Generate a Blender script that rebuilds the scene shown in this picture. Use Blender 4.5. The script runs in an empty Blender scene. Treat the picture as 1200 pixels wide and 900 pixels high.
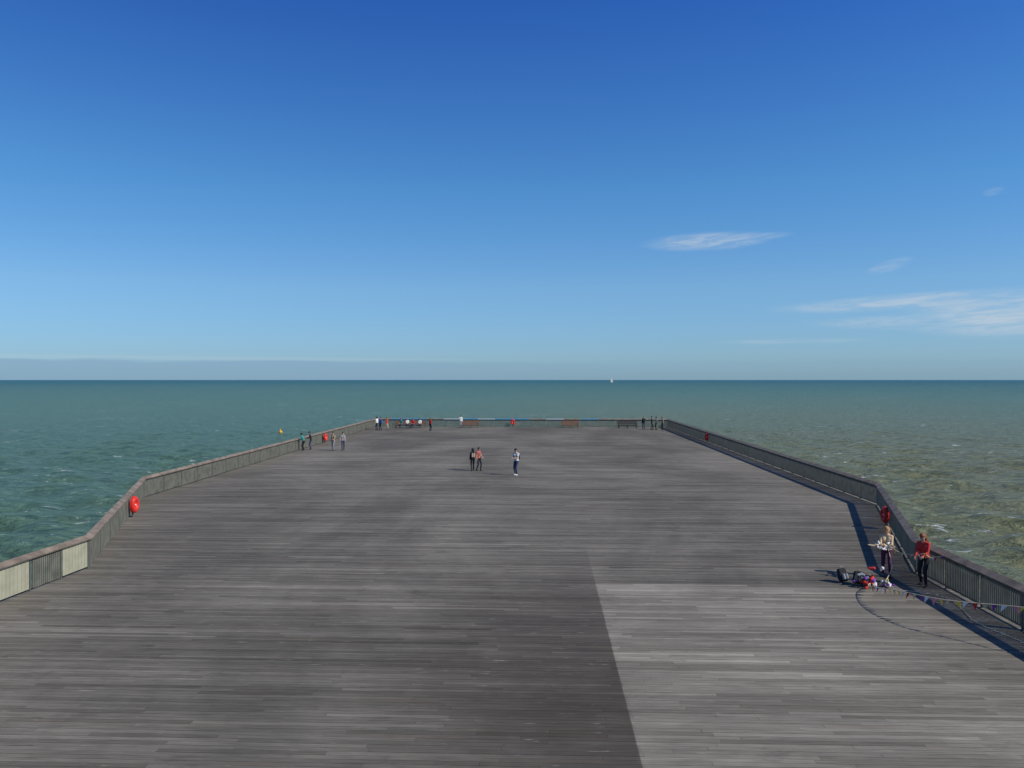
import bpy, math, random
import numpy as np
from mathutils import Vector, Matrix
random.seed(4); rng=np.random.default_rng(4)
scene=bpy.context.scene
COL=scene.collection

# ---------------------------------------------------------------- helpers
def link(o):
    COL.objects.link(o); return o
def mat(name,col,rough=0.7,var=0.15,scale=12.0,spec=0.3,metal=0.0):
    m=bpy.data.materials.new(name); m.use_nodes=True
    nt=m.node_tree; b=nt.nodes['Principled BSDF']
    tc=nt.nodes.new('ShaderNodeTexCoord'); n=nt.nodes.new('ShaderNodeTexNoise')
    n.inputs['Scale'].default_value=scale; n.inputs['Detail'].default_value=4
    nt.links.new(tc.outputs['Object'],n.inputs['Vector'])
    r=nt.nodes.new('ShaderNodeValToRGB')
    r.color_ramp.elements[0].position=0.3; r.color_ramp.elements[1].position=0.7
    r.color_ramp.elements[0].color=(*[c*(1-var) for c in col],1)
    r.color_ramp.elements[1].color=(*[min(1,c*(1+var)) for c in col],1)
    nt.links.new(n.outputs['Fac'],r.inputs['Fac']); nt.links.new(r.outputs['Color'],b.inputs['Base Color'])
    b.inputs['Roughness'].default_value=rough; b.inputs['Specular IOR Level'].default_value=spec
    b.inputs['Metallic'].default_value=metal
    return m
_mc={}
def cmat(name,col,**k):
    if name not in _mc: _mc[name]=mat(name,col,**k)
    return _mc[name]

class MB:
    """mesh builder with material slots"""
    def __init__(s): s.v=[]; s.f=[]; s.m=[]; s.mats=[]
    def mi(s,m):
        if m not in s.mats: s.mats.append(m)
        return s.mats.index(m)
    def add(s,vs,fs,m):
        o=len(s.v); s.v+= [tuple(v) for v in vs]; s.f+=[tuple(i+o for i in f) for f in fs]; s.m+=[s.mi(m)]*len(fs)
    def box(s,c,sz,m,M=None):
        x,y,z=[a/2 for a in sz]
        vs=[Vector((i*x,j*y,k*z)) for k in(-1,1) for j in(-1,1) for i in(-1,1)]
        if M is not None: vs=[M@v for v in vs]
        c=Vector(c); vs=[v+c for v in vs]
        s.add(vs,[(0,2,3,1),(4,5,7,6),(0,1,5,4),(2,6,7,3),(0,4,6,2),(1,3,7,5)],m)
    def tube(s,p0,p1,r0,r1,m,n=10):
        p0=Vector(p0);p1=Vector(p1);d=(p1-p0).normalized()
        a=d.orthogonal().normalized();b=d.cross(a)
        vs=[];
        for p,r in((p0,r0),(p1,r1)):
            for i in range(n):
                t=2*math.pi*i/n; vs.append(p+a*(r*math.cos(t))+b*(r*math.sin(t)))
        fs=[(i,(i+1)%n,n+(i+1)%n,n+i) for i in range(n)]+[tuple(range(n-1,-1,-1)),tuple(range(n,2*n))]
        s.add(vs,fs,m)
    def obj(s,name,smooth=False,bevel=0):
        me=bpy.data.meshes.new(name); me.from_pydata(s.v,[],s.f); 
        for m in s.mats: me.materials.append(m)
        me.polygons.foreach_set('material_index',s.m)
        if smooth: me.polygons.foreach_set('use_smooth',[True]*len(s.f))
        me.update(); o=link(bpy.data.objects.new(name,me))
        if bevel:
            b=o.modifiers.new('bevel','BEVEL'); b.width=bevel; b.segments=2
        return o

# node helpers
class NT:
    def __init__(s,nt): s.nt=nt
    def n(s,t,**k):
        x=s.nt.nodes.new(t)
        for a,b in k.items(): setattr(x,a,b)
        return x
    def _in(s,sock,v):
        if isinstance(v,bpy.types.NodeSocket): s.nt.links.new(v,sock)
        elif v is not None: sock.default_value=v
    def m(s,op,a,b=None,c=None,clamp=False):
        x=s.n('ShaderNodeMath',operation=op,use_clamp=clamp)
        s._in(x.inputs[0],a)
        if b is not None: s._in(x.inputs[1],b)
        if c is not None: s._in(x.inputs[2],c)
        return x.outputs[0]
    def ss(s,v,a,b,lo=0.0,hi=1.0):
        x=s.n('ShaderNodeMapRange',interpolation_type='SMOOTHSTEP')
        s._in(x.inputs['Value'],v); x.inputs['From Min'].default_value=a; x.inputs['From Max'].default_value=b
        x.inputs['To Min'].default_value=lo; x.inputs['To Max'].default_value=hi
        return x.outputs['Result']
    def mix(s,f,a,b,blend='MIX'):
        x=s.n('ShaderNodeMix',data_type='RGBA',blend_type=blend)
        s._in(x.inputs['Factor'],f); ca_=[i for i in x.inputs if i.type=='RGBA']
        s._in(ca_[0],a if isinstance(a,bpy.types.NodeSocket) else (*a,1)); s._in(ca_[1],b if isinstance(b,bpy.types.NodeSocket) else (*b,1))
        return [o for o in x.outputs if o.type=='RGBA'][0]
    def noise(s,vec,scale=1,detail=3,rough=0.5,out='Fac',dist=0):
        x=s.n('ShaderNodeTexNoise'); s._in(x.inputs['Vector'],vec); x.inputs['Scale'].default_value=scale
        x.inputs['Detail'].default_value=detail; x.inputs['Roughness'].default_value=rough; x.inputs['Distortion'].default_value=dist
        return x.outputs[out]
    def comb(s,a,b,c=0.0):
        x=s.n('ShaderNodeCombineXYZ'); s._in(x.inputs[0],a); s._in(x.inputs[1],b); s._in(x.inputs[2],c); return x.outputs[0]
    def sep(s,v):
        x=s.n('ShaderNodeSeparateXYZ'); s._in(x.inputs[0],v); return x.outputs

# ---------------------------------------------------------------- camera
CAMH=6.5
cd=bpy.data.cameras.new('camera'); cam=link(bpy.data.objects.new('camera',cd))
cd.lens=28.5; cd.sensor_width=36; cd.clip_end=60000; cd.clip_start=0.1
cam.location=(0,0,CAMH); cam.rotation_euler=(math.radians(90-0.3),0,0)
scene.camera=cam
scene.view_settings.view_transform='Standard'; scene.view_settings.look='None'; scene.view_settings.exposure=0

# ---------------------------------------------------------------- sun & sky
sunv=Vector((1.3,-0.62,1.1)).normalized()
elev=math.asin(sunv.z); az=math.atan2(sunv.x,sunv.y)
sd=bpy.data.lights.new('sun','SUN'); sd.energy=4.4; sd.angle=math.radians(0.5); sd.color=(1,0.95,0.85)
so=link(bpy.data.objects.new('sun',sd)); so.rotation_euler=sunv.to_track_quat('Z','Y').to_euler(); so.location=(60,-40,60)
w=bpy.data.worlds.new('World'); scene.world=w; w.use_nodes=True
N=NT(w.node_tree); bg=w.node_tree.nodes['Background']; bg.inputs['Strength'].default_value=0.15
sky=N.n('ShaderNodeTexSky',sky_type='NISHITA'); sky.sun_disc=False; sky.sun_elevation=elev; sky.sun_rotation=az
sky.air_density=1.0; sky.dust_density=0.3; sky.ozone_density=2.5; sky.altitude=0
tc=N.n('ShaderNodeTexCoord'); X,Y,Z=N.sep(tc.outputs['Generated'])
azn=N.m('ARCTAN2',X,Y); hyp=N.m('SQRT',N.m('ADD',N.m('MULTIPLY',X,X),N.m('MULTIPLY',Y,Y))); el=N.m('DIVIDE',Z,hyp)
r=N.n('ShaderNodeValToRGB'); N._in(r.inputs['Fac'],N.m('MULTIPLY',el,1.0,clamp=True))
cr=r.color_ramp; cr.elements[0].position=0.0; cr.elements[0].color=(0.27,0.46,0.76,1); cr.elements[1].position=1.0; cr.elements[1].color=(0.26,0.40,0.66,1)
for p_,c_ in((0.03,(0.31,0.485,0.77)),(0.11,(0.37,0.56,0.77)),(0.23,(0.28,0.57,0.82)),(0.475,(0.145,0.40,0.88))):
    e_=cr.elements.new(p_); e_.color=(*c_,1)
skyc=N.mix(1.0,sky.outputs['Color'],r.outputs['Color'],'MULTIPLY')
azg=N.ss(azn,-0.7,0.5,0.88,1.05); skyc=N.mix(1.0,skyc,N.comb(azg,azg,azg),'MULTIPLY')
def blob(a0,e0,wa,we,slope=0.0):
    da=N.m('DIVIDE',N.m('SUBTRACT',azn,a0),wa)
    e1=N.m('SUBTRACT',N.m('SUBTRACT',el,e0),N.m('MULTIPLY',N.m('SUBTRACT',azn,a0),slope))
    de=N.m('DIVIDE',e1,we)
    return N.ss(N.m('ADD',N.m('MULTIPLY',da,da),N.m('MULTIPLY',de,de)),0.0,1.0,1.0,0.0)
cn=N.noise(N.comb(N.m('MULTIPLY',azn,16.0),N.m('MULTIPLY',N.m('SUBTRACT',el,N.m('MULTIPLY',azn,0.07)),120.0)),1.0,8,0.65,dist=0.9)
cn2=N.ss(cn,0.36,0.66)
cl=None
for a in [(0.235,0.166,0.085,0.013,0.02,0.8),(0.29,0.168,0.05,0.006,0.05,0.5),(0.435,0.127,0.028,0.008,0.25,0.45),(0.47,0.087,0.18,0.011,0.03,0.85),(0.57,0.068,0.15,0.028,0.0,1.0),(0.46,0.064,0.12,0.010,0.0,0.6),(0.535,0.2,0.012,0.006,0.1,0.25),(0.33,0.045,0.10,0.004,0.0,0.35)]:
    t=N.m('MULTIPLY',blob(*a[:5]),a[5]); cl=t if cl is None else N.m('MAXIMUM',cl,t)
cf=N.m('MULTIPLY',cl,N.m('ADD',N.m('MULTIPLY',cn2,0.75),0.25),clamp=True)
skyc=N.mix(N.m('MULTIPLY',cf,0.78),skyc,(3.4,4.0,4.6))
ln=N.noise(N.comb(N.m('MULTIPLY',azn,9.0),N.m('MULTIPLY',el,90.0)),1.0,4,0.5)
top=N.m('ADD',0.016,N.m('MULTIPLY',ln,0.014))
band=N.m('MULTIPLY',N.ss(N.m('SUBTRACT',top,el),-0.001,0.003),N.ss(azn,-0.25,0.25,0.6,0.25))
skyc=N.mix(band,skyc,(1.5,2.45,3.5))
edge=N.m('MULTIPLY',blob(-0.42,0.025,0.46,0.003),0.25)
skyc=N.mix(edge,skyc,(3.0,3.8,4.4))
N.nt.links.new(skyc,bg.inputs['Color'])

# ---------------------------------------------------------------- sea
SEA=-7.0
def build_sea():
    nr=560
    rad=np.concatenate([[0.5],np.exp(np.linspace(np.log(20),np.log(45000),nr))])
    fine=np.radians(np.linspace(-48,48,860)); coarse=np.radians(np.linspace(48,312,90)[1:-1])
    ang=np.concatenate([fine,coarse]); na=len(ang)
    R,A=np.meshgrid(rad,ang,indexing='ij'); x=R*np.sin(A); y=R*np.cos(A); z=np.zeros_like(x)
    dr=np.gradient(rad)[:,None]*np.ones_like(A)
    for i in range(60):
        L=2.2*(6.0**rng.random()); th=math.radians(240+rng.normal()*45); k=2*np.pi/L
        amp=0.0095*L**0.9; fade=np.clip((L/dr-2.5)/2.5,0,1)
        ph=k*(x*math.cos(th)+y*math.sin(th))+rng.random()*6.28
        ph=ph+1.1*np.sin(0.031*x*math.cos(i)+0.027*y*math.sin(i*1.7)+i)
        z+=amp*fade*(np.sin(ph)+0.25*np.cos(2*ph))
    co=np.stack([x,y,z+SEA],-1).reshape(-1,3)
    nR=len(rad)
    i=np.arange(nR-1)[:,None]; j=np.arange(na)[None,:]; j2=(j+1)%na
    q=np.stack([i*na+j+0*i,i*na+j2,(i+1)*na+j2,(i+1)*na+j],-1).reshape(-1,4)[:, ::-1]
    me=bpy.data.meshes.new('sea'); me.vertices.add(len(co)); me.vertices.foreach_set('co',co.ravel())
    me.loops.add(q.size); me.loops.foreach_set('vertex_index',q.ravel().astype(np.int32))
    me.polygons.add(len(q)); me.polygons.foreach_set('loop_start',(np.arange(len(q))*4).astype(np.int32))
    me.polygons.foreach_set('use_smooth',np.ones(len(q),bool)); me.update(calc_edges=True); me.validate()
    o=link(bpy.data.objects.new('sea',me))
    m=bpy.data.materials.new('sea_water'); m.use_nodes=True; N=NT(m.node_tree); b=m.node_tree.nodes['Principled BSDF']
    tc=N.n('ShaderNodeTexCoord'); P=tc.outputs['Object']; X,Y,Z=N.sep(P)
    dist=N.m('SQRT',N.m('ADD',N.m('MULTIPLY',X,X),N.m('MULTIPLY',Y,Y)))
    big=N.noise(N.comb(N.m('MULTIPLY',X,0.006),N.m('MULTIPLY',Y,0.012)),1.0,3,0.55)
    s1=N.ss(N.m('ADD',X,N.m('MULTIPLY',N.m('SUBTRACT',big,0.5),100.0)),-70,70)
    ld=N.m('LOGARITHM',dist,10.0)
    near=N.ss(N.m('ADD',ld,N.m('MULTIPLY',N.m('SUBTRACT',big,0.5),0.5)),1.95,3.0,1.0,0.0)
    far=N.ss(ld,2.5,3.9)
    h1=N.noise(N.comb(N.m('MULTIPLY',X,0.42),N.m('MULTIPLY',Y,0.85)),1.0,6,0.70,dist=0.35)
    c=N.mix(far,(0.150,0.275,0.190),(0.030,0.125,0.120))
    c=N.mix(N.m('MULTIPLY',s1,near),c,(0.285,0.285,0.145))
    c=N.mix(N.ss(h1,0.38,0.56,0.75,0.0),c,N.mix(1.0,c,(0.40,0.48,0.52),'MULTIPLY'))  # wave shading put into the base colour: troughs darkened
    # whitecaps
    w1=N.noise(N.comb(N.m('MULTIPLY',X,0.30),N.m('MULTIPLY',Y,0.55)),1.0,4,0.74,dist=0.6)
    w2=N.noise(P,0.03,2,0.5)
    wc=N.ss(N.m('ADD',w1,N.m('MULTIPLY',w2,0.25)),0.765,0.815)
    c=N.mix(wc,c,(0.72,0.75,0.72))
    N._in(b.inputs['Base Color'],c)
    b.inputs['Roughness'].default_value=0.35; b.inputs['Specular IOR Level'].default_value=0.15; b.inputs['IOR'].default_value=1.33
    bp=N.n('ShaderNodeBump'); bp.inputs['Strength'].default_value=1.0; bp.inputs['Distance'].default_value=2.4
    N._in(bp.inputs['Height'],h1); m.node_tree.links.new(bp.outputs[0],b.inputs['Normal'])
    me.materials.append(m)
build_sea()

# ---------------------------------------------------------------- deck
YAW=math.radians(2.2)
ca,sa=math.cos(YAW),math.sin(YAW)
def to_pier(p): return (p[0]*ca-p[1]*sa, p[0]*sa+p[1]*ca)
LEFT=[(-16.0,-12.0),(-14.95,23.4),(-14.62,27.9),(-20.3,44.6),(-18.9,112.3)]
RIGHT=[(12.2,-12.0),(13.3,21.0),(13.65,27.3),(19.0,42.0),(21.3,110.8)]
def xat(path,y):
    for a,b in zip(path[:-1],path[1:]):
        if a[1]<=y<=b[1]: return a[0]+(b[0]-a[0])*(y-a[1])/(b[1]-a[1])
    return path[0][0] if y<path[0][1] else path[-1][0]
LP=[to_pier(p) for p in LEFT]; RP=[to_pier(p) for p in RIGHT]
def build_deck():
    V=[];F=[];T=[];S=[]
    pitch=0.145; y=-11.5; row=0
    while y<LP[-1][1]+0.1:
        xl=xat(LP,y+pitch/2)-0.2; xr=xat(RP,y+pitch/2)+0.2
        x=xl; rowt=random.gauss(0,0.06)
        while x<xr-0.05:
            L=random.choice([2.4,3.0,3.6,4.8])
            if x==xl: L=random.uniform(0.8,4.5)
            x2=min(x+L,xr)
            if xr-x2<0.5: x2=xr
            dz=random.uniform(-0.0025,0.0015); o=len(V)
            a,b_,c,d=x+0.002,x2-0.002,y+0.006,y+pitch-0.006
            t1=random.uniform(-.002,.002)
            V+=[(a,c,dz),(b_,c,dz+t1),(b_,d,dz+t1),(a,d,dz),(a,c,-0.04),(b_,c,-0.04),(b_,d,-0.04),(a,d,-0.04)]
            F+=[(o,o+1,o+2,o+3),(o,o+4,o+5,o+1),(o+1,o+5,o+6,o+2),(o+2,o+6,o+7,o+3),(o+3,o+7,o+4,o)]
            t=min(1,max(0,0.5+rowt+random.gauss(0,0.14))); s=random.random()
            T+=[t]*5; S+=[s]*5
            x=x2
        y+=pitch; row+=1
    me=bpy.data.meshes.new('timber_deck'); me.from_pydata(V,[],F)
    a=me.attributes.new('tone','FLOAT','FACE'); a.data.foreach_set('value',T)
    a=me.attributes.new('seed','FLOAT','FACE'); a.data.foreach_set('value',S)
    me.update(); o=link(bpy.data.objects.new('timber_deck',me)); o.rotation_euler=(0,0,-YAW)
    m=bpy.data.materials.new('weathered_deck_timber'); m.use_nodes=True; N=NT(m.node_tree); b=m.node_tree.nodes['Principled BSDF']
    tc=N.n('ShaderNodeTexCoord'); P=tc.outputs['Object']; X,Y,Z=N.sep(P)
    at=N.n('ShaderNodeAttribute',attribute_name='tone'); sdn=N.n('ShaderNodeAttribute',attribute_name='seed')
    tone=at.outputs['Fac']; seed=sdn.outputs['Fac']
    r=N.n('ShaderNodeValToRGB'); N._in(r.inputs['Fac'],tone); cr=r.color_ramp
    cr.elements[0].position=0.05; cr.elements[0].color=(0.100,0.089,0.070,1)
    cr.elements[1].position=0.95; cr.elements[1].color=(0.245,0.222,0.182,1)
    e=cr.elements.new(0.5); e.color=(0.160,0.145,0.118,1)
    c=r.outputs['Color']
    ysh=N.m('ADD',Y,N.m('MULTIPLY',seed,37.0))
    grain=N.noise(N.comb(N.m('MULTIPLY',X,1.4),N.m('MULTIPLY',ysh,42.0)),1.0,4,0.65)
    g=N.ss(grain,0.25,0.75,0.70,1.34)
    st=N.noise(N.comb(N.m('MULTIPLY',X,0.08),N.m('MULTIPLY',Y,0.9)),1.0,3,0.6)
    pt=N.noise(N.comb(N.m('MULTIPLY',X,0.09),N.m('MULTIPLY',Y,0.05)),1.0,6,0.65,dist=0.6)
    g=N.m('MULTIPLY',g,N.ss(st,0.3,0.7,0.86,1.13)); g=N.m('MULTIPLY',g,N.ss(pt,0.34,0.66,0.72,1.20))
    wob=N.m('MULTIPLY',N.m('SUBTRACT',seed,0.5),0.10)
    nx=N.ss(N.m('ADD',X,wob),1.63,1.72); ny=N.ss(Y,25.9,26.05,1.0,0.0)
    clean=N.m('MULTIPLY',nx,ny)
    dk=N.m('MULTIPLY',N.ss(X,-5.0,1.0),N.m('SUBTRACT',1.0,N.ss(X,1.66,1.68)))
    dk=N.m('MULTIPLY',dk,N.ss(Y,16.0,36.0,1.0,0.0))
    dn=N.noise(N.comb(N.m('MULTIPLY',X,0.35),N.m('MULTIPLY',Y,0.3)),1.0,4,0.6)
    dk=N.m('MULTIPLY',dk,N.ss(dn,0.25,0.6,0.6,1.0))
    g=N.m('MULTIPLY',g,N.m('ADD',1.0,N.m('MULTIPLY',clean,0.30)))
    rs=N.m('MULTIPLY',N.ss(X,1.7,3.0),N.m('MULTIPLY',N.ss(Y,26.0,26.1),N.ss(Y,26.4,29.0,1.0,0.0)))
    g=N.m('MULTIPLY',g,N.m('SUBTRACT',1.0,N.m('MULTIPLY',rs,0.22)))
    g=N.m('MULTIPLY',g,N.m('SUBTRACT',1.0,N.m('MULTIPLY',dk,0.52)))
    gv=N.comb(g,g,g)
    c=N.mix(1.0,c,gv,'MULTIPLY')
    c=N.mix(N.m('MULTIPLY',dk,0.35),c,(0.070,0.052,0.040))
    wn=N.noise(N.comb(N.m('MULTIPLY',X,0.25),N.m('MULTIPLY',ysh,2.0)),1.0,2,0.5)
    c=N.mix(N.ss(wn,0.55,0.8,0.0,0.35),c,(0.17,0.125,0.09))
    sc=N.noise(N.comb(N.m('MULTIPLY',X,1.3),N.m('MULTIPLY',ysh,9.0)),1.0,4,0.65)
    c=N.mix(N.ss(sc,0.62,0.76,0.0,0.6),c,(0.42,0.39,0.33))
    dr=N.noise(N.comb(N.m('MULTIPLY',X,0.6),N.m('MULTIPLY',Y,1.0)),1.0,4,0.7); c=N.mix(N.ss(dr,0.58,0.72,0.0,0.40),c,(0.065,0.056,0.046))
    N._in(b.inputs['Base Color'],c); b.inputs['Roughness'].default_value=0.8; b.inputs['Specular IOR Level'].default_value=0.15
    bp=N.n('ShaderNodeBump'); bp.inputs['Strength'].default_value=0.35; bp.inputs['Distance'].default_value=0.01
    N._in(bp.inputs['Height'],grain); m.node_tree.links.new(bp.outputs[0],b.inputs['Normal'])
    me.materials.append(m)
    # substructure
    steel=cmat('dark_pier_steel',(0.05,0.05,0.048),rough=0.6)
    mb=MB()
    pts=[(p[0],p[1]) for p in LP]+[(p[0],p[1]) for p in RP[::-1]]
    n=len(pts)
    vs=[(p[0]+(0.15 if p[0]>0 else -0.15),p[1],-0.045) for p in pts]+[(p[0]+(0.15 if p[0]>0 else -0.15),p[1],-0.6) for p in pts]
    mb.add(vs,[tuple(range(n))[::-1],tuple(range(n,2*n))]+[(i,(i+1)%n,n+(i+1)%n,n+i) for i in range(n)],steel)
    yy=-8
    while yy<112:
        xl=xat(LP,yy)+1; xr=xat(RP,yy)-1
        for k in range(6):
            x=xl+(xr-xl)*k/5; mb.tube((x,yy,-0.62),(x,yy,SEA-3),0.22,0.22,steel,12)
            if k<5:
                x2=xl+(xr-xl)*(k+1)/5; mb.tube((x,yy,-1),(x2,yy,-5.5),0.05,0.05,steel,6); mb.tube((x2,yy,-1),(x,yy,-5.5),0.05,0.05,steel,6)
        yy+=8
    s=mb.obj('pier_substructure'); s.rotation_euler=(0,0,-YAW)
build_deck()

# ---------------------------------------------------------------- railings
slat=cmat('railing_slat_paint',(0.145,0.142,0.112),rough=0.6,var=0.25,scale=3)
slat2=cmat('railing_panel_paint',(0.33,0.315,0.225),rough=0.6,var=0.12,scale=3)
postm=cmat('railing_post_steel',(0.10,0.10,0.088),rough=0.5)
capm=cmat('handrail_timber',(0.21,0.165,0.125),rough=0.7,var=0.40,scale=2.5)
capb=cmat('handrail_blue_paint',(0.07,0.22,0.36),rough=0.5,var=.3)
capw=cmat('handrail_pale_paint',(0.32,0.36,0.37),rough=0.5,var=.2)
def railing(p0,p1,inward,panel=2.4,solid=(),blue=(),white=()):
    p0=Vector((*p0,0));p1=Vector((*p1,0)); d=(p1-p0); L=d.length; d.normalize(); nrm=Vector((-d.y,d.x,0))
    flip=nrm.dot(Vector((*inward,0)))<0
    if flip: nrm=-nrm
    M=Matrix((d,nrm,Vector((0,0,1)))).transposed()
    mb=MB(); npan=max(1,round(L/panel)); pl=L/npan
    R=Matrix.Rotation(math.radians(-24),3,'X')   # inner edge lower
    for i in range(npan):
        a=i*pl
        mb.box(p0+d*(a+0.035)+Vector((0,0,0.50)),(0.06,0.11,1.0),postm,M)
        mb.box(p0+d*(a+0.035)-nrm*0.12+Vector((0,0,0.25)),(0.03,0.12,0.5),postm,M)
        mb.box(p0+d*(a+pl/2+0.035)+Vector((0,0,0.10)),(pl-0.065,0.035,0.05),postm,M)
        mb.box(p0+d*(a+pl/2+0.035)+Vector((0,0,0.965)),(pl-0.065,0.035,0.13),postm,M)
        if i in solid:
            k=int((pl-0.1)/0.085); 
            for j in range(k): mb.box(p0+d*(a+0.12+j*0.085)+nrm*(0.03+0.004*(j%2))+Vector((0,0,0.53)),(0.081,0.018,0.90),slat2,M)
        else:
            k=int((pl-0.12)/0.1)
            for j in range(k):
                rx=random.uniform(-.003,.003)
                mb.box(p0+d*(a+0.13+j*(pl-0.16)/k+rx)+nrm*0.032+Vector((0,0,0.50)),(0.064,0.022,0.88+random.uniform(-.01,.01)),slat,M)
        cm=capb if i in blue else capw if i in white else capm
        mb.box(p0+d*(a+pl/2)+nrm*0.03+Vector((0,0,1.075)),(pl-0.006,0.25,0.045),cm,M@R)
    mb.box(p1-d*0.035+Vector((0,0,0.50)),(0.06,0.11,0.998),postm,M)
    return mb.obj('railing')
railing((-14.95,23.4),(-15.5,8.0),(1,0),1.5,solid=(0,1,3,4,6,7))
railing((-14.62,27.9),(-14.95,23.4),(1,0),1.5,solid=(0,2))
railing((-20.3,44.6),(-14.62,27.9),(1,0))
railing((-18.9,112.3),(-20.3,44.6),(1,0))
railing((-18.9,112.3),(21.3,110.8),(0,-1),2.4,blue=(1,2,5,7,8,12),white=(4,6,10))
railing((21.3,110.8),(19.0,42.0),(-1,0))
railing((19.0,42.0),(13.65,27.3),(-1,0))
railing((13.65,27.3),(13.3,21.0),(-1,0),2.1)
railing((13.3,21.0),(12.7,6.0),(-1,0),2.1)

# ---------------------------------------------------------------- lifebuoy housings
red=cmat('lifebuoy_red_plastic',(0.62,0.03,0.02),rough=0.4,var=0.06); whitep=cmat('white_plastic',(0.75,0.75,0.72),rough=0.4,var=0.04)
def lifebuoy(x,y,face,z=0.60,k_=1.0):
    f=Vector((*face,0)).normalized(); s=Vector((-f.y,f.x,0)); u=Vector((0,0,1)); c=Vector((x,y,z))
    mb=MB()
    prof=[(0.0,0.05),(0.10,0.05),(0.14,0.09),(0.21,0.12),(0.27,0.10),(0.31,0.04),(0.32,-0.06),(0.0,-0.07)]
    n=28; vs=[]
    for r_,h in prof:
        for i in range(n):
            t=2*math.pi*i/n; vs.append(c+s*(r_*k_*.92*math.cos(t))+u*(r_*k_*1.25*math.sin(t))+f*h)
    fs=[(k*n+i,k*n+(i+1)%n,(k+1)*n+(i+1)%n,(k+1)*n+i) for k in range(len(prof)-1) for i in range(n)]
    mb.add(vs,fs,red)
    M=Matrix((s,f,u)).transposed()
    mb.box(c+f*0.055,(0.10,0.02,0.05),whitep,M)
    mb.box(c-f*0.09+Vector((0,0,0.62/2-z+0.1)),(0.08,0.05,0.80),postm,M)
    return mb.obj('lifebuoy',smooth=False)
lifebuoy(-17.85,38.3,(1,-0.1)); lifebuoy(16.25,35.3,(-1,-0.05),.62,.92); lifebuoy(-19.15,83.2,(1,-.3)); lifebuoy(20.1,83.7,(-1,-.3)); lifebuoy(0.1,111.2,(0,-1),0.7)

# ---------------------------------------------------------------- benches
bw=cmat('bench_timber',(0.17,0.095,0.06),rough=0.6,var=0.3,scale=6); bd=cmat('bench_dark_timber',(0.05,0.045,0.042),rough=0.6)
def bench(x,y,m,L=2.3):
    e=link(bpy.data.objects.new('park_bench',None)); e.location=(x,y,0)
    def part(nm,boxes):
        mb=MB()
        for c,sz,r_ in boxes: mb.box(c,sz,m,Matrix.Rotation(r_,3,'X'))
        o=mb.obj(nm,bevel=0.008); o.parent=e
    part('seat',[((0,-0.2+i*0.11,0.44),(L,0.095,0.04),0) for i in range(5)]+[((0,-0.23,0.34),(L-.3,0.03,0.13),0)])
    part('backrest',[((0,0.30+i*0.025,0.56+i*0.12),(L,0.035,0.11),-0.2) for i in range(4)])
    part('leg_frame',[((sx,0.0,0.21),(0.10,0.45,0.42),0) for sx in(-L/2+0.12,0,L/2-0.12)]+[((sx,0.34,0.62),(0.07,0.04,0.45),-0.2) for sx in(-L/2+0.12,L/2-0.12)])
    part('armrest',[((sx,0,0.66),(0.07,0.5,0.04),0) for sx in(-L/2+0.05,L/2-0.05)]+[((sx,-0.2,0.55),(0.06,0.05,0.2),0) for sx in(-L/2+0.05,L/2-0.05)])
bench(-5.65,109.6,bw); bench(7.85,109.3,bw); bench(15.5,108.8,bd,2.6)

# ---------------------------------------------------------------- people (labelled rounded cones -> voxel union -> one skin)
def V3(*a): return np.array(a,float)
def cone_mesh(p0,r0,p1,r1,n=12,h=4):
    d=p1-p0; L=np.linalg.norm(d)
    d=d/L if L>1e-6 else V3(0,0,1)
    a=np.cross(d,V3(1,0,0) if abs(d[0])<0.8 else V3(0,1,0)); a/=np.linalg.norm(a); b=np.cross(d,a)
    rings=[]
    for k in range(h): t=-math.pi/2+ (k+0.25)/(h)*math.pi/2; rings.append((p0+d*r0*math.sin(t),r0*math.cos(t)))
    rings.append((p0,r0)); rings.append((p1,r1))
    for k in range(h): t=(k+0.75)/(h)*math.pi/2; rings.append((p1+d*r1*math.sin(t),r1*math.cos(t)))
    vs=[];fs=[]
    for p,r_ in rings:
        for i in range(n):
            t=2*math.pi*i/n; vs.append(p+a*r_*math.cos(t)+b*r_*math.sin(t))
    R=len(rings)
    for k in range(R-1):
        for i in range(n): fs.append((k*n+i,k*n+(i+1)%n,(k+1)*n+(i+1)%n,(k+1)*n+i))
    fs.append(tuple(range(n))[::-1]); fs.append(tuple((R-1)*n+i for i in range(n)))
    return vs,fs
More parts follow.
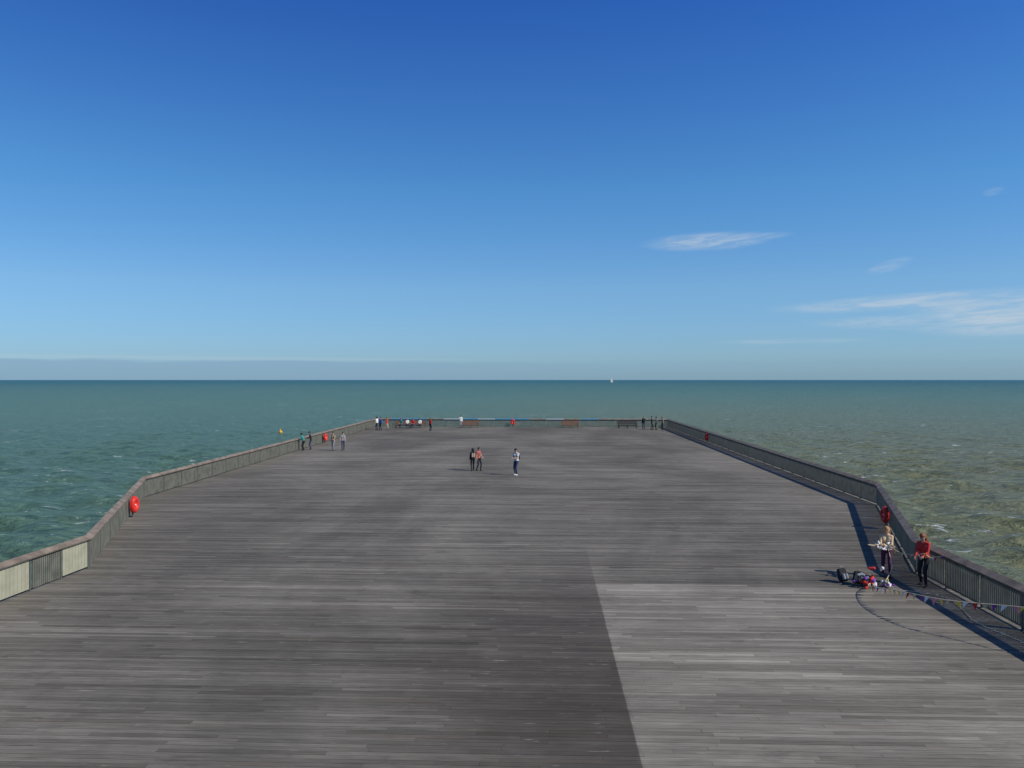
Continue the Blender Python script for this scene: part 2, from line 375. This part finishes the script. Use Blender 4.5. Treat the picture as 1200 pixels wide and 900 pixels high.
def blobmesh(name,caps,mats,voxel,loc,heading,scale=1.0,smooth=1):
    vs=[];fs=[]
    for p0,r0,p1,r1,lab in caps:
        v,f=cone_mesh(p0,r0,p1,r1,n=14 if r0>0.02 else 8,h=3 if r0<0.02 else 4); o=len(vs); vs+=[tuple(q) for q in v]; fs+=[tuple(i+o for i in g) for g in f]
    me=bpy.data.meshes.new(name); me.from_pydata(vs,[],fs); me.update()
    ob=link(bpy.data.objects.new(name,me))
    md=ob.modifiers.new('r','REMESH'); md.mode='VOXEL'; md.voxel_size=voxel
    if smooth:
        s=ob.modifiers.new('s','SMOOTH'); s.factor=0.5; s.iterations=smooth
    dg=bpy.context.evaluated_depsgraph_get(); nm=bpy.data.meshes.new_from_object(ob.evaluated_get(dg))
    ob.modifiers.clear(); ob.data=nm; bpy.data.meshes.remove(me); nm.name=name
    nf=len(nm.polygons); c=np.zeros(nf*3); nm.polygons.foreach_get('center',c); c=c.reshape(-1,3)
    best=np.full(nf,1e9); lab_i=np.zeros(nf,np.int32); labs=list(mats.keys())
    for p0,r0,p1,r1,lab in caps:
        d=p1-p0; L2=max(d@d,1e-9); t=np.clip(((c-p0)@d)/L2,0,1); q=p0+t[:,None]*d
        dist=np.linalg.norm(c-q,axis=1)-(r0+(r1-r0)*t)
        k=dist<best; best[k]=dist[k]; lab_i[k]=labs.index(lab)
    nm.materials.clear()
    for l in labs: nm.materials.append(mats[l])
    nm.polygons.foreach_set('material_index',lab_i); nm.polygons.foreach_set('use_smooth',np.ones(nf,bool)); nm.update()
    ob.location=loc; ob.rotation_euler=(0,0,heading); ob.scale=(scale,)*3
    return ob
def ik(a,b,l1,l2,hint):
    d=b-a; D=np.linalg.norm(d); D2=min(D,(l1+l2)*0.995); u=d/max(D,1e-6); b=a+u*D2
    x=(l1*l1-l2*l2+D2*D2)/(2*D2); h=math.sqrt(max(l1*l1-x*x,0)); hv=hint-u*(hint@u); hv/=np.linalg.norm(hv)
    return a+u*x+hv*h,b
skin_m=cmat('skin',(0.50,0.30,0.22),rough=0.55,var=0.05); eye_m=cmat('eye_dark',(0.03,0.025,0.02),rough=0.3); lip_m=cmat('lip',(0.40,0.14,0.12),rough=0.5)
def cloth(name,col): return cmat(name,col,rough=0.85,var=0.2,scale=9)
def hair(name,col): return cmat(name,col,rough=0.6,var=0.35,scale=40)
def person(x,y,heading,height=1.72,top=None,bottom=None,hairm=None,shoe=None,lean=0.0,head_tilt=0.0,head_turn=0.0,
           handL=(-0.24,0.05,0.80),handR=(0.24,0.05,0.80),feet=((-0.11,0.02),(0.11,0.0)),sleeve='long',longhair=False,woman=False,
           sit=None,voxel=0.014,bag=None,z0=0.0,shorts=False,hipy=0.0):
    """heading: radians, 0 = facing +Y"""
    C=[]; A=lambda p0,r0,p1,r1,l: C.append((np.array(p0,float),r0,np.array(p1,float),r1,l))
    hz=0.93 if sit is None else sit
    H=V3(0,hipy,hz)
    cl,sl=math.cos(-lean),math.sin(-lean)
    def T(x_,y_,z_):
        z_=z_-0.93; return V3(x_, y_*cl - z_*sl, y_*sl + z_*cl)+H
    sw=0.165 if woman else 0.185; hw=0.10 if woman else 0.09
    bl='bottom'
    A(T(-hw*.8,0,0.93),.108,T(hw*.8,0,0.93),.108,bl)
    A(T(-hw*.7,0,0.98),.108,T(hw*.7,0,0.98),.108,'top')
    for s in(-1,1):
        A(T(s*.06,0,1.0),.102 if not woman else .105,T(s*.055,0,1.13),.098 if not woman else .085,'top')
        A(T(s*.055,0,1.13),.098 if not woman else .085,T(s*.085,0.01,1.32),.108,'top')
        A(T(s*.085,0.0,1.32),.108,T(s*(sw-.04),0,1.41),.065,'top')
        if woman: A(T(s*.07,.065,1.29),.062,T(s*.07,.07,1.29),.06,'top')
    A(T(-sw+.02,0,1.42),.06,T(sw-.02,0,1.42),.06,'top'); A(T(-.05,-.005,1.45),.062,T(.05,-.005,1.45),.062,'top')
    nb=T(0,0,1.44); 
    ht=-(lean+head_tilt); ch,sh=math.cos(ht),math.sin(ht); ct,st=math.cos(head_turn),math.sin(head_turn)
    nk=T(0,0.012,1.53)
    def Hd(x_,y_,z_):
        z_=z_-1.53; x2=x_*ct-y_*st; y2=x_*st+y_*ct
        return V3(x2,y2*ch-z_*sh,y2*sh+z_*ch)+nk
    A(nb,.06,Hd(0,0,1.57),.052,'skin')
    A(Hd(0,-.015,1.665),.085,Hd(0,.02,1.645),.078,'skin'); A(Hd(0,.02,1.645),.078,Hd(0,.045,1.565),.045,'skin')
    A(Hd(-.025,.035,1.585),.042,Hd(.025,.035,1.585),.042,'skin')
    A(Hd(0,.095,1.655),.011,Hd(0,.112,1.625),.014,'skin')
    for s in(-1,1):
        A(Hd(s*.032,.089,1.655),.012,Hd(s*.036,.088,1.655),.011,'eye'); A(Hd(s*.082,.0,1.655),.016,Hd(s*.082,.005,1.62),.012,'skin')
    A(Hd(-.02,.083,1.592),.009,Hd(.02,.083,1.592),.009,'lip')
    A(Hd(0,-.03,1.685),.097,Hd(0,.01,1.70),.086,'hair'); A(Hd(0,-.04,1.66),.09,Hd(0,-.035,1.61),.075,'hair')
    if longhair:
        for s in(-1,0,1):
            A(Hd(s*.055,-.045,1.65),.06,Hd(s*.07,-.06,1.50),.05,'hair'); A(Hd(s*.07,-.06,1.50),.05,Hd(s*.06,-.075,1.38),.03,'hair')
    for s,ft in zip((-1,1),feet):
        hip=H+V3(s*hw,0,-.02); ank=V3(ft[0],ft[1],.085 if len(ft)<3 else ft[2])
        kn,ank=ik(hip,ank,.44,.43,V3(0,1,.15))
        rr=(.088,.062,.052,.043)
        if not shorts:
            A(hip,rr[0],kn,rr[1],bl); A(kn,rr[1]-.003,ank+V3(0,0,.02),rr[3]+.004,bl)
        else:
            mid=hip+(kn-hip)*.75; A(hip,rr[0],mid,rr[1]+.014,bl); A(mid,.06,kn,.053,'skin'); A(kn,.053,ank,.036,'skin')
            A(kn+(ank-kn)*.3,.054,kn+(ank-kn)*.35,.053,'skin')
        A(ank+V3(0,-.03,-.04),.042,ank+V3(s*.02,.13,-.052),.032,'shoe'); A(ank,.04,ank+V3(0,.02,-.04),.043,'shoe')
    for s,hd in((-1,handL),(1,handR)):
        sho=T(s*sw,0,1.415); hp=V3(*hd)
        el_,wr=ik(sho,hp,.285,.25,V3(s*.35,-.6,-.8))
        A(sho,.058,sho+(el_-sho)*.5,.05,'top' if sleeve!='none' else 'skin')
        A(sho+(el_-sho)*.5,.048 if sleeve!='long' else .05,el_,.041 if sleeve!='long' else .046,'top' if sleeve=='long' else 'skin')
        A(el_,.041 if sleeve!='long' else .046,wr,.026 if sleeve!='long' else .034,'top' if sleeve=='long' else 'skin')
        f=(wr-el_)/np.linalg.norm(wr-el_)
        nrm=(V3(-s,0,0) if abs(f[2])>0.6 else V3(0,0,-1)); nrm=nrm-f*(nrm@f); nrm/=np.linalg.norm(nrm)
        side=np.cross(f,nrm); 
        if side@V3(0,1,.3)<0: side=-side
        for k in range(4):
            off=(k-1.5)*.021; A(wr,.018,wr+f*.085+side*off,.0125,'skin')
            b0=wr+f*.085+side*off*1.05; l=(.062,.078,.082,.07)[k]
            b1=b0+(f*.92+nrm*.3)*l*.5; b2=b1+(f*.6+nrm*.75)*l*.5
            A(b0,.0105,b1,.0095,'skin'); A(b1,.0095,b2,.008,'skin')
        t0=wr+f*.03+side*.03; t1=t0+(f*.6+side*.7+nrm*.2)*.04; A(t0,.014,t1,.011,'skin'); A(t1,.011,t1+(f*.85+side*.2+nrm*.35)*.032,.009,'skin')
    mats={'top':top,'bottom':bottom,'skin':skin_m,'hair':hairm,'shoe':shoe,'eye':eye_m,'lip':lip_m}
    if bag is not None:
        mats['bag']=bag
        A(T(-.08,-.17,1.12),.085,T(-.08,-.16,1.34),.075,'bag'); A(T(.08,-.17,1.12),.085,T(.08,-.16,1.34),.075,'bag')
        for s in(-1,1):
            A(T(s*.11,-.05,1.47),.022,T(s*.11,.10,1.38),.020,'bag'); A(T(s*.11,.10,1.38),.020,T(s*.13,.09,1.18),.018,'bag')
    return blobmesh('person',C,mats,voxel,(x,y,z0),heading,height/1.77)
black=cloth('black_cloth',(0.018,0.018,0.022)); navy=cloth('denim',(0.03,0.045,0.09)); white=cloth('white_cloth',(0.68,0.67,0.64)); redc=cloth('red_cloth',(0.50,0.035,0.03))
grey=cloth('grey_cloth',(0.22,0.23,0.25)); tan=cloth('tan_cloth',(0.36,0.27,0.18)); cream=cloth('cream_cloth',(0.55,0.41,0.25)); teal=cloth('teal_cloth',(0.03,0.22,0.20)); maroon=cloth('maroon_cloth',(0.09,0.02,0.05)); blue=cloth('blue_cloth',(0.05,0.13,0.35)); pink=cloth('rust_cloth',(0.36,0.09,0.08))
hb=hair('brown_hair',(0.06,0.03,0.015)); hk=hair('black_hair',(0.012,0.01,0.01)); hbl=hair('blond_hair',(0.38,0.21,0.08)); hr=hair('auburn_hair',(0.22,0.075,0.03))
shb=cmat('dark_shoe',(0.02,0.02,0.02),rough=0.5); shw=cmat('white_shoe',(0.6,0.6,0.58),rough=0.5)
PI=math.pi
# centre of the deck
person(0.29,55.1,PI*0.80,1.84,white,navy,hk,shw,head_tilt=0.45,handL=(-0.05,0.30,1.15),handR=(0.10,0.30,1.15),sleeve='short',feet=((-.12,.10),(.11,-.06)),bag=black)
person(-2.80,57.8,PI*0.1,1.62,black,black,hk,shb,woman=True,longhair=True,handR=(.20,.18,.98),feet=((-.1,-.08),(.1,.12)),bag=tan)
person(-2.38,57.9,-PI*0.75,1.68,pink,black,hb,shb,woman=True,longhair=False,handL=(-.12,.26,1.05),sleeve='short',feet=((-.1,.1),(.12,-.1)),head_tilt=.2)
# left-hand railing
person(-19.15,74.4,PI*0.45,1.66,teal,black,hk,shb,lean=0.35,handL=(-.15,.45,1.08),handR=(.15,.45,1.08),hipy=-.05)
person(-18.75,75.6,PI*0.55,1.70,black,navy,hb,shb,lean=0.2,handL=(-.12,.40,1.10),handR=(.2,.1,.9))
person(-16.4,74.4,PI*0.9,1.68,tan,grey,hb,shb,handL=(-.1,.28,1.1),feet=((-.1,.14),(.1,-.12)),bag=black)
person(-15.5,74.3,-PI*0.9,1.72,grey,navy,hb,shb,sleeve='short',feet=((-.1,-.15),(.1,.15)),handR=(.22,.2,.95))
# far end
person(-17.5,105.0,PI*0.3,1.72,white,navy,hb,shb,sleeve='short',voxel=.02)
person(-16.85,104.0,PI*0.8,1.74,blue,black,hk,shb,voxel=.02,feet=((-.16,0),(.14,.05)))
person(-16.1,104.4,-PI*0.6,1.62,redc,tan,hb,shb,voxel=.02,woman=True,longhair=True)
person(-10.4,103.0,-PI*0.2,1.66,redc,black,hb,shb,voxel=.02,woman=True,handL=(-.1,.3,1.2))
person(-6.9,109.2,PI,1.74,white,grey,hb,shb,voxel=.02,handR=(.1,.3,1.3))
for (x,t,h,hd) in((-14.9,teal,hb,.9),(-14.1,white,hbl,1.1),(-13.3,redc,hk,.95),(-12.4,white,hb,1.05)):
    person(x,109.15,PI*hd,1.68,t,navy,h,shb,voxel=.02,sit=0.56,hipy=-.0,feet=((-.13,.44),(.13,.42)),handL=(-.12,.34,.70),handR=(.12,.34,.70),lean=.15)
person(17.3,106.5,PI*0.9,1.70,black,navy,hb,shb,voxel=.02,handL=(-.1,.25,1.2))
person(18.1,104.9,-PI*0.6,1.78,black,black,hk,shb,voxel=.02,feet=((-.14,.1),(.14,-.1)))
person(18.75,105.3,PI*0.5,1.72,grey,black,hk,shb,voxel=.02)
person(19.5,104.8,PI*0.6,1.70,tan,black,hb,shb,voxel=.02,lean=.15)
bench(-13.7,109.3,bw,4.2)
# foreground pair untangling bunting by the right-hand railing
person(12.35,26.7,PI*0.84,1.68,cream,maroon,hbl,shb,woman=True,longhair=True,head_tilt=.35,handL=(-.12,.38,1.10),handR=(.12,.40,1.18),feet=((-.12,.05),(.11,-.10)),voxel=.008)
person(13.0,25.55,PI*0.72,1.68,redc,black,hr,shb,woman=True,longhair=True,head_tilt=.35,lean=.08,handL=(-.12,.36,1.05),handR=(.12,.36,1.0),feet=((-.12,.12),(.12,-.08)),voxel=.008)

# ---------------------------------------------------------------- bags
def backpack(x,y,rot,body,trim,tilt=0.5):
    C=[];A=lambda p0,r0,p1,r1,l:C.append((V3(*p0),r0,V3(*p1),r1,l))
    for s in(-.09,.0,.09): A((s,0,.10),.09,(s,.02,.36),.075,'body')
    for s in(-.06,.06): A((s,-.11,.12),.055,(s,-.10,.22),.05,'trim')
    A((-.05,0,.45),.014,(0,0,.49),.014,'trim'); A((0,0,.49),.014,(.05,0,.45),.014,'trim')
    for s in(-.1,.1): A((s,.08,.40),.02,(s*1.2,.17,.25),.018,'trim'); A((s*1.2,.17,.25),.018,(s,.09,.08),.015,'trim')
    o=blobmesh('backpack',C,{'body':body,'trim':trim},.010,(x,y,0.0),rot); o.rotation_euler=(tilt,0,rot); o.location.z=0.03; return o
backpack(10.62,25.9,0.4,black,grey,-.25); backpack(10.95,25.6,-0.5,black,tan,-.5)
def bundle(name,x,y,cols,n,sx,sy,h,seed,z=0.0,rad=.07):
    r2=random.Random(seed); C=[]
    ks=list(cols.keys())
    for i in range(n):
        px,py=r2.gauss(0,sx),r2.gauss(0,sy); pz=abs(r2.gauss(0,h))+rad*.8
        a=r2.uniform(0,6.28); l=r2.uniform(.05,.18)
        C.append((V3(px,py,pz),rad*r2.uniform(.6,1.1),V3(px+l*math.cos(a),py+l*math.sin(a),max(rad*.6,pz+r2.uniform(-.08,.04))),rad*r2.uniform(.4,.8),ks[i%len(ks)]))
    return blobmesh(name,C,cols,.010,(x,y,z),0)
purple=cloth('purple_cloth',(0.16,0.05,0.28)); yellow=cloth('yellow_cloth',(0.70,0.50,0.08)); pinkc=cloth('pink_cloth',(0.65,0.22,0.28)); 
bundle('tote_bag_with_clothes',11.22,25.4,{'w':white,'r':redc,'p':purple,'t':tan,'g':grey},24,.15,.10,.16,3,rad=.065)
bundle('folded_coat',11.65,25.4,{'w':white,'p':purple,'g':grey},12,.16,.08,.06,8,rad=.05)
bundle('bunting_bundle',12.08,26.32,{'w':white,'c':cream},22,.12,.07,.07,5,z=1.0,rad=.042)

# ---------------------------------------------------------------- bunting
cols=[white,pinkc,yellow,cream,yellow,white,redc,cream,purple]
string_m=cmat('bunting_string',(0.68,0.60,0.42),rough=.8)
def bunting(pts,step=0.16,size=0.10,seed=1,wave=.0):
    r2=random.Random(seed); P=[Vector(p) for p in pts]
    Q=[]
    for i in range(len(P)-1):
        p0=P[max(i-1,0)];p1=P[i];p2=P[i+1];p3=P[min(i+2,len(P)-1)]
        for k in range(24):
            t=k/24; Q.append(0.5*((2*p1)+(p2-p0)*t+(2*p0-5*p1+4*p2-p3)*t*t+(3*p1-p0-3*p2+p3)*t**3))
    Q.append(P[-1]); mb=MB(); acc=0; j=0
    for a,b in zip(Q[:-1],Q[1:]):
        L=(b-a).length
        if L<1e-5: continue
        mb.tube(a,b,.009,.009,string_m,5); acc+=L
        if acc>=step:
            acc=0; d=(b-a).normalized(); dn=Vector((r2.uniform(-.5,.5),r2.uniform(-.5,.5),-1)).normalized()
            s=size*r2.uniform(.8,1.2); m=cols[j%len(cols)]; j+=1
            tip=Vector(a+d*s*.45+dn*s*1.2); tip.z=max(tip.z,0.012)
            nn=d.cross(dn).normalized()*.0015
            v=[a+nn,a+d*s*.9+nn,tip+nn,a-nn,a+d*s*.9-nn,tip-nn]
            mb.add(v,[(0,1,2),(5,4,3),(0,3,4,1),(1,4,5,2),(2,5,3,0)],m)
    return mb.obj('bunting')
bunting([(11.2,25.3,.15),(10.75,24.3,.30),(10.75,22.6,.62),(11.2,20.9,.82),(12.3,19.6,1.0),(13.15,18.6,1.12)],seed=2,step=.17,size=.15)
bunting([(12.16,26.3,1.2),(12.4,25.9,.98),(12.68,25.5,.98),(12.85,25.25,1.08),(13.1,25.3,.95),(13.5,25.0,1.10)],seed=5,step=.10,size=.09)
bunting([(12.2,26.3,1.1),(12.1,25.8,.5),(11.7,25.4,.1),(11.9,25.0,.03),(12.5,24.6,.03),(12.9,24.0,.03),(12.7,22.8,.03),(12.4,21.6,.03),(12.6,20,.03),(12.5,18.6,.03)],seed=9,step=.22,size=.10)

# ---------------------------------------------------------------- boat & buoy
def boat():
    mb=MB(); hull=cmat('boat_hull_white',(0.45,0.45,0.45),rough=.4); sail=cmat('sail_cloth',(0.55,0.50,0.42),rough=.8)
    secs=[(-8,1.8,1.6),(-4,2.4,1.6),(2,2.2,1.8),(6,1.0,2.1),(8.5,.05,2.4)]
    vs=[]
    for x,hw,h in secs: vs+=[(x,-hw,h),(x,-hw*.6,-.5),(x,hw*.6,-.5),(x,hw,h)]
    fs=[(i*4+j,i*4+(j+1)%4,i*4+4+(j+1)%4,i*4+4+j) for i in range(4) for j in range(4)]+[(0,1,2,3),(16,17,18,19)]
    mb.add(vs,fs,hull); mb.box((-1,0,2.3),(6,2.6,1.2),hull); mb.tube((1,0,1.6),(1,0,23),.15,.1,hull,8); mb.tube((1,0,3.5),(-7,0,3.5),.12,.1,hull,8)
    mb.add([(.8,.05,3.8),(-6.8,.05,3.8),(-3.5,.6,12),(.8,.05,22.5)],[(0,1,2,3)],sail)
    mb.add([(1.3,.05,20),(8.2,.05,3),(2.0,.6,4)],[(0,1,2)],sail)
    o=mb.obj('sailing_boat'); o.location=(4000*0.123,4000,SEA+.3); o.rotation_euler=(0,0,.5)
boat()
def buoy():
    mb=MB(); ym=cmat('buoy_yellow',(0.6,0.34,0.03),rough=.4)
    n=16; prof=[(0,-.3),(.42,-.25),(.52,0),(.44,.25),(.17,.45),(.09,.8),(.0,.85)]
    vs=[(r_*math.cos(2*PI*i/n),r_*math.sin(2*PI*i/n),h) for r_,h in prof for i in range(n)]
    mb.add(vs,[(k*n+i,k*n+(i+1)%n,(k+1)*n+(i+1)%n,(k+1)*n+i) for k in range(len(prof)-1) for i in range(n)],ym)
    mb.box((0,0,1.0),(.35,.04,.06),ym,Matrix.Rotation(.78,3,'Y')); mb.box((0,0.05,1.0),(.35,.04,.06),ym,Matrix.Rotation(-.78,3,'Y'))
    o=mb.obj('marker_buoy',smooth=True); o.location=(-58,203,SEA+.35)
buoy()
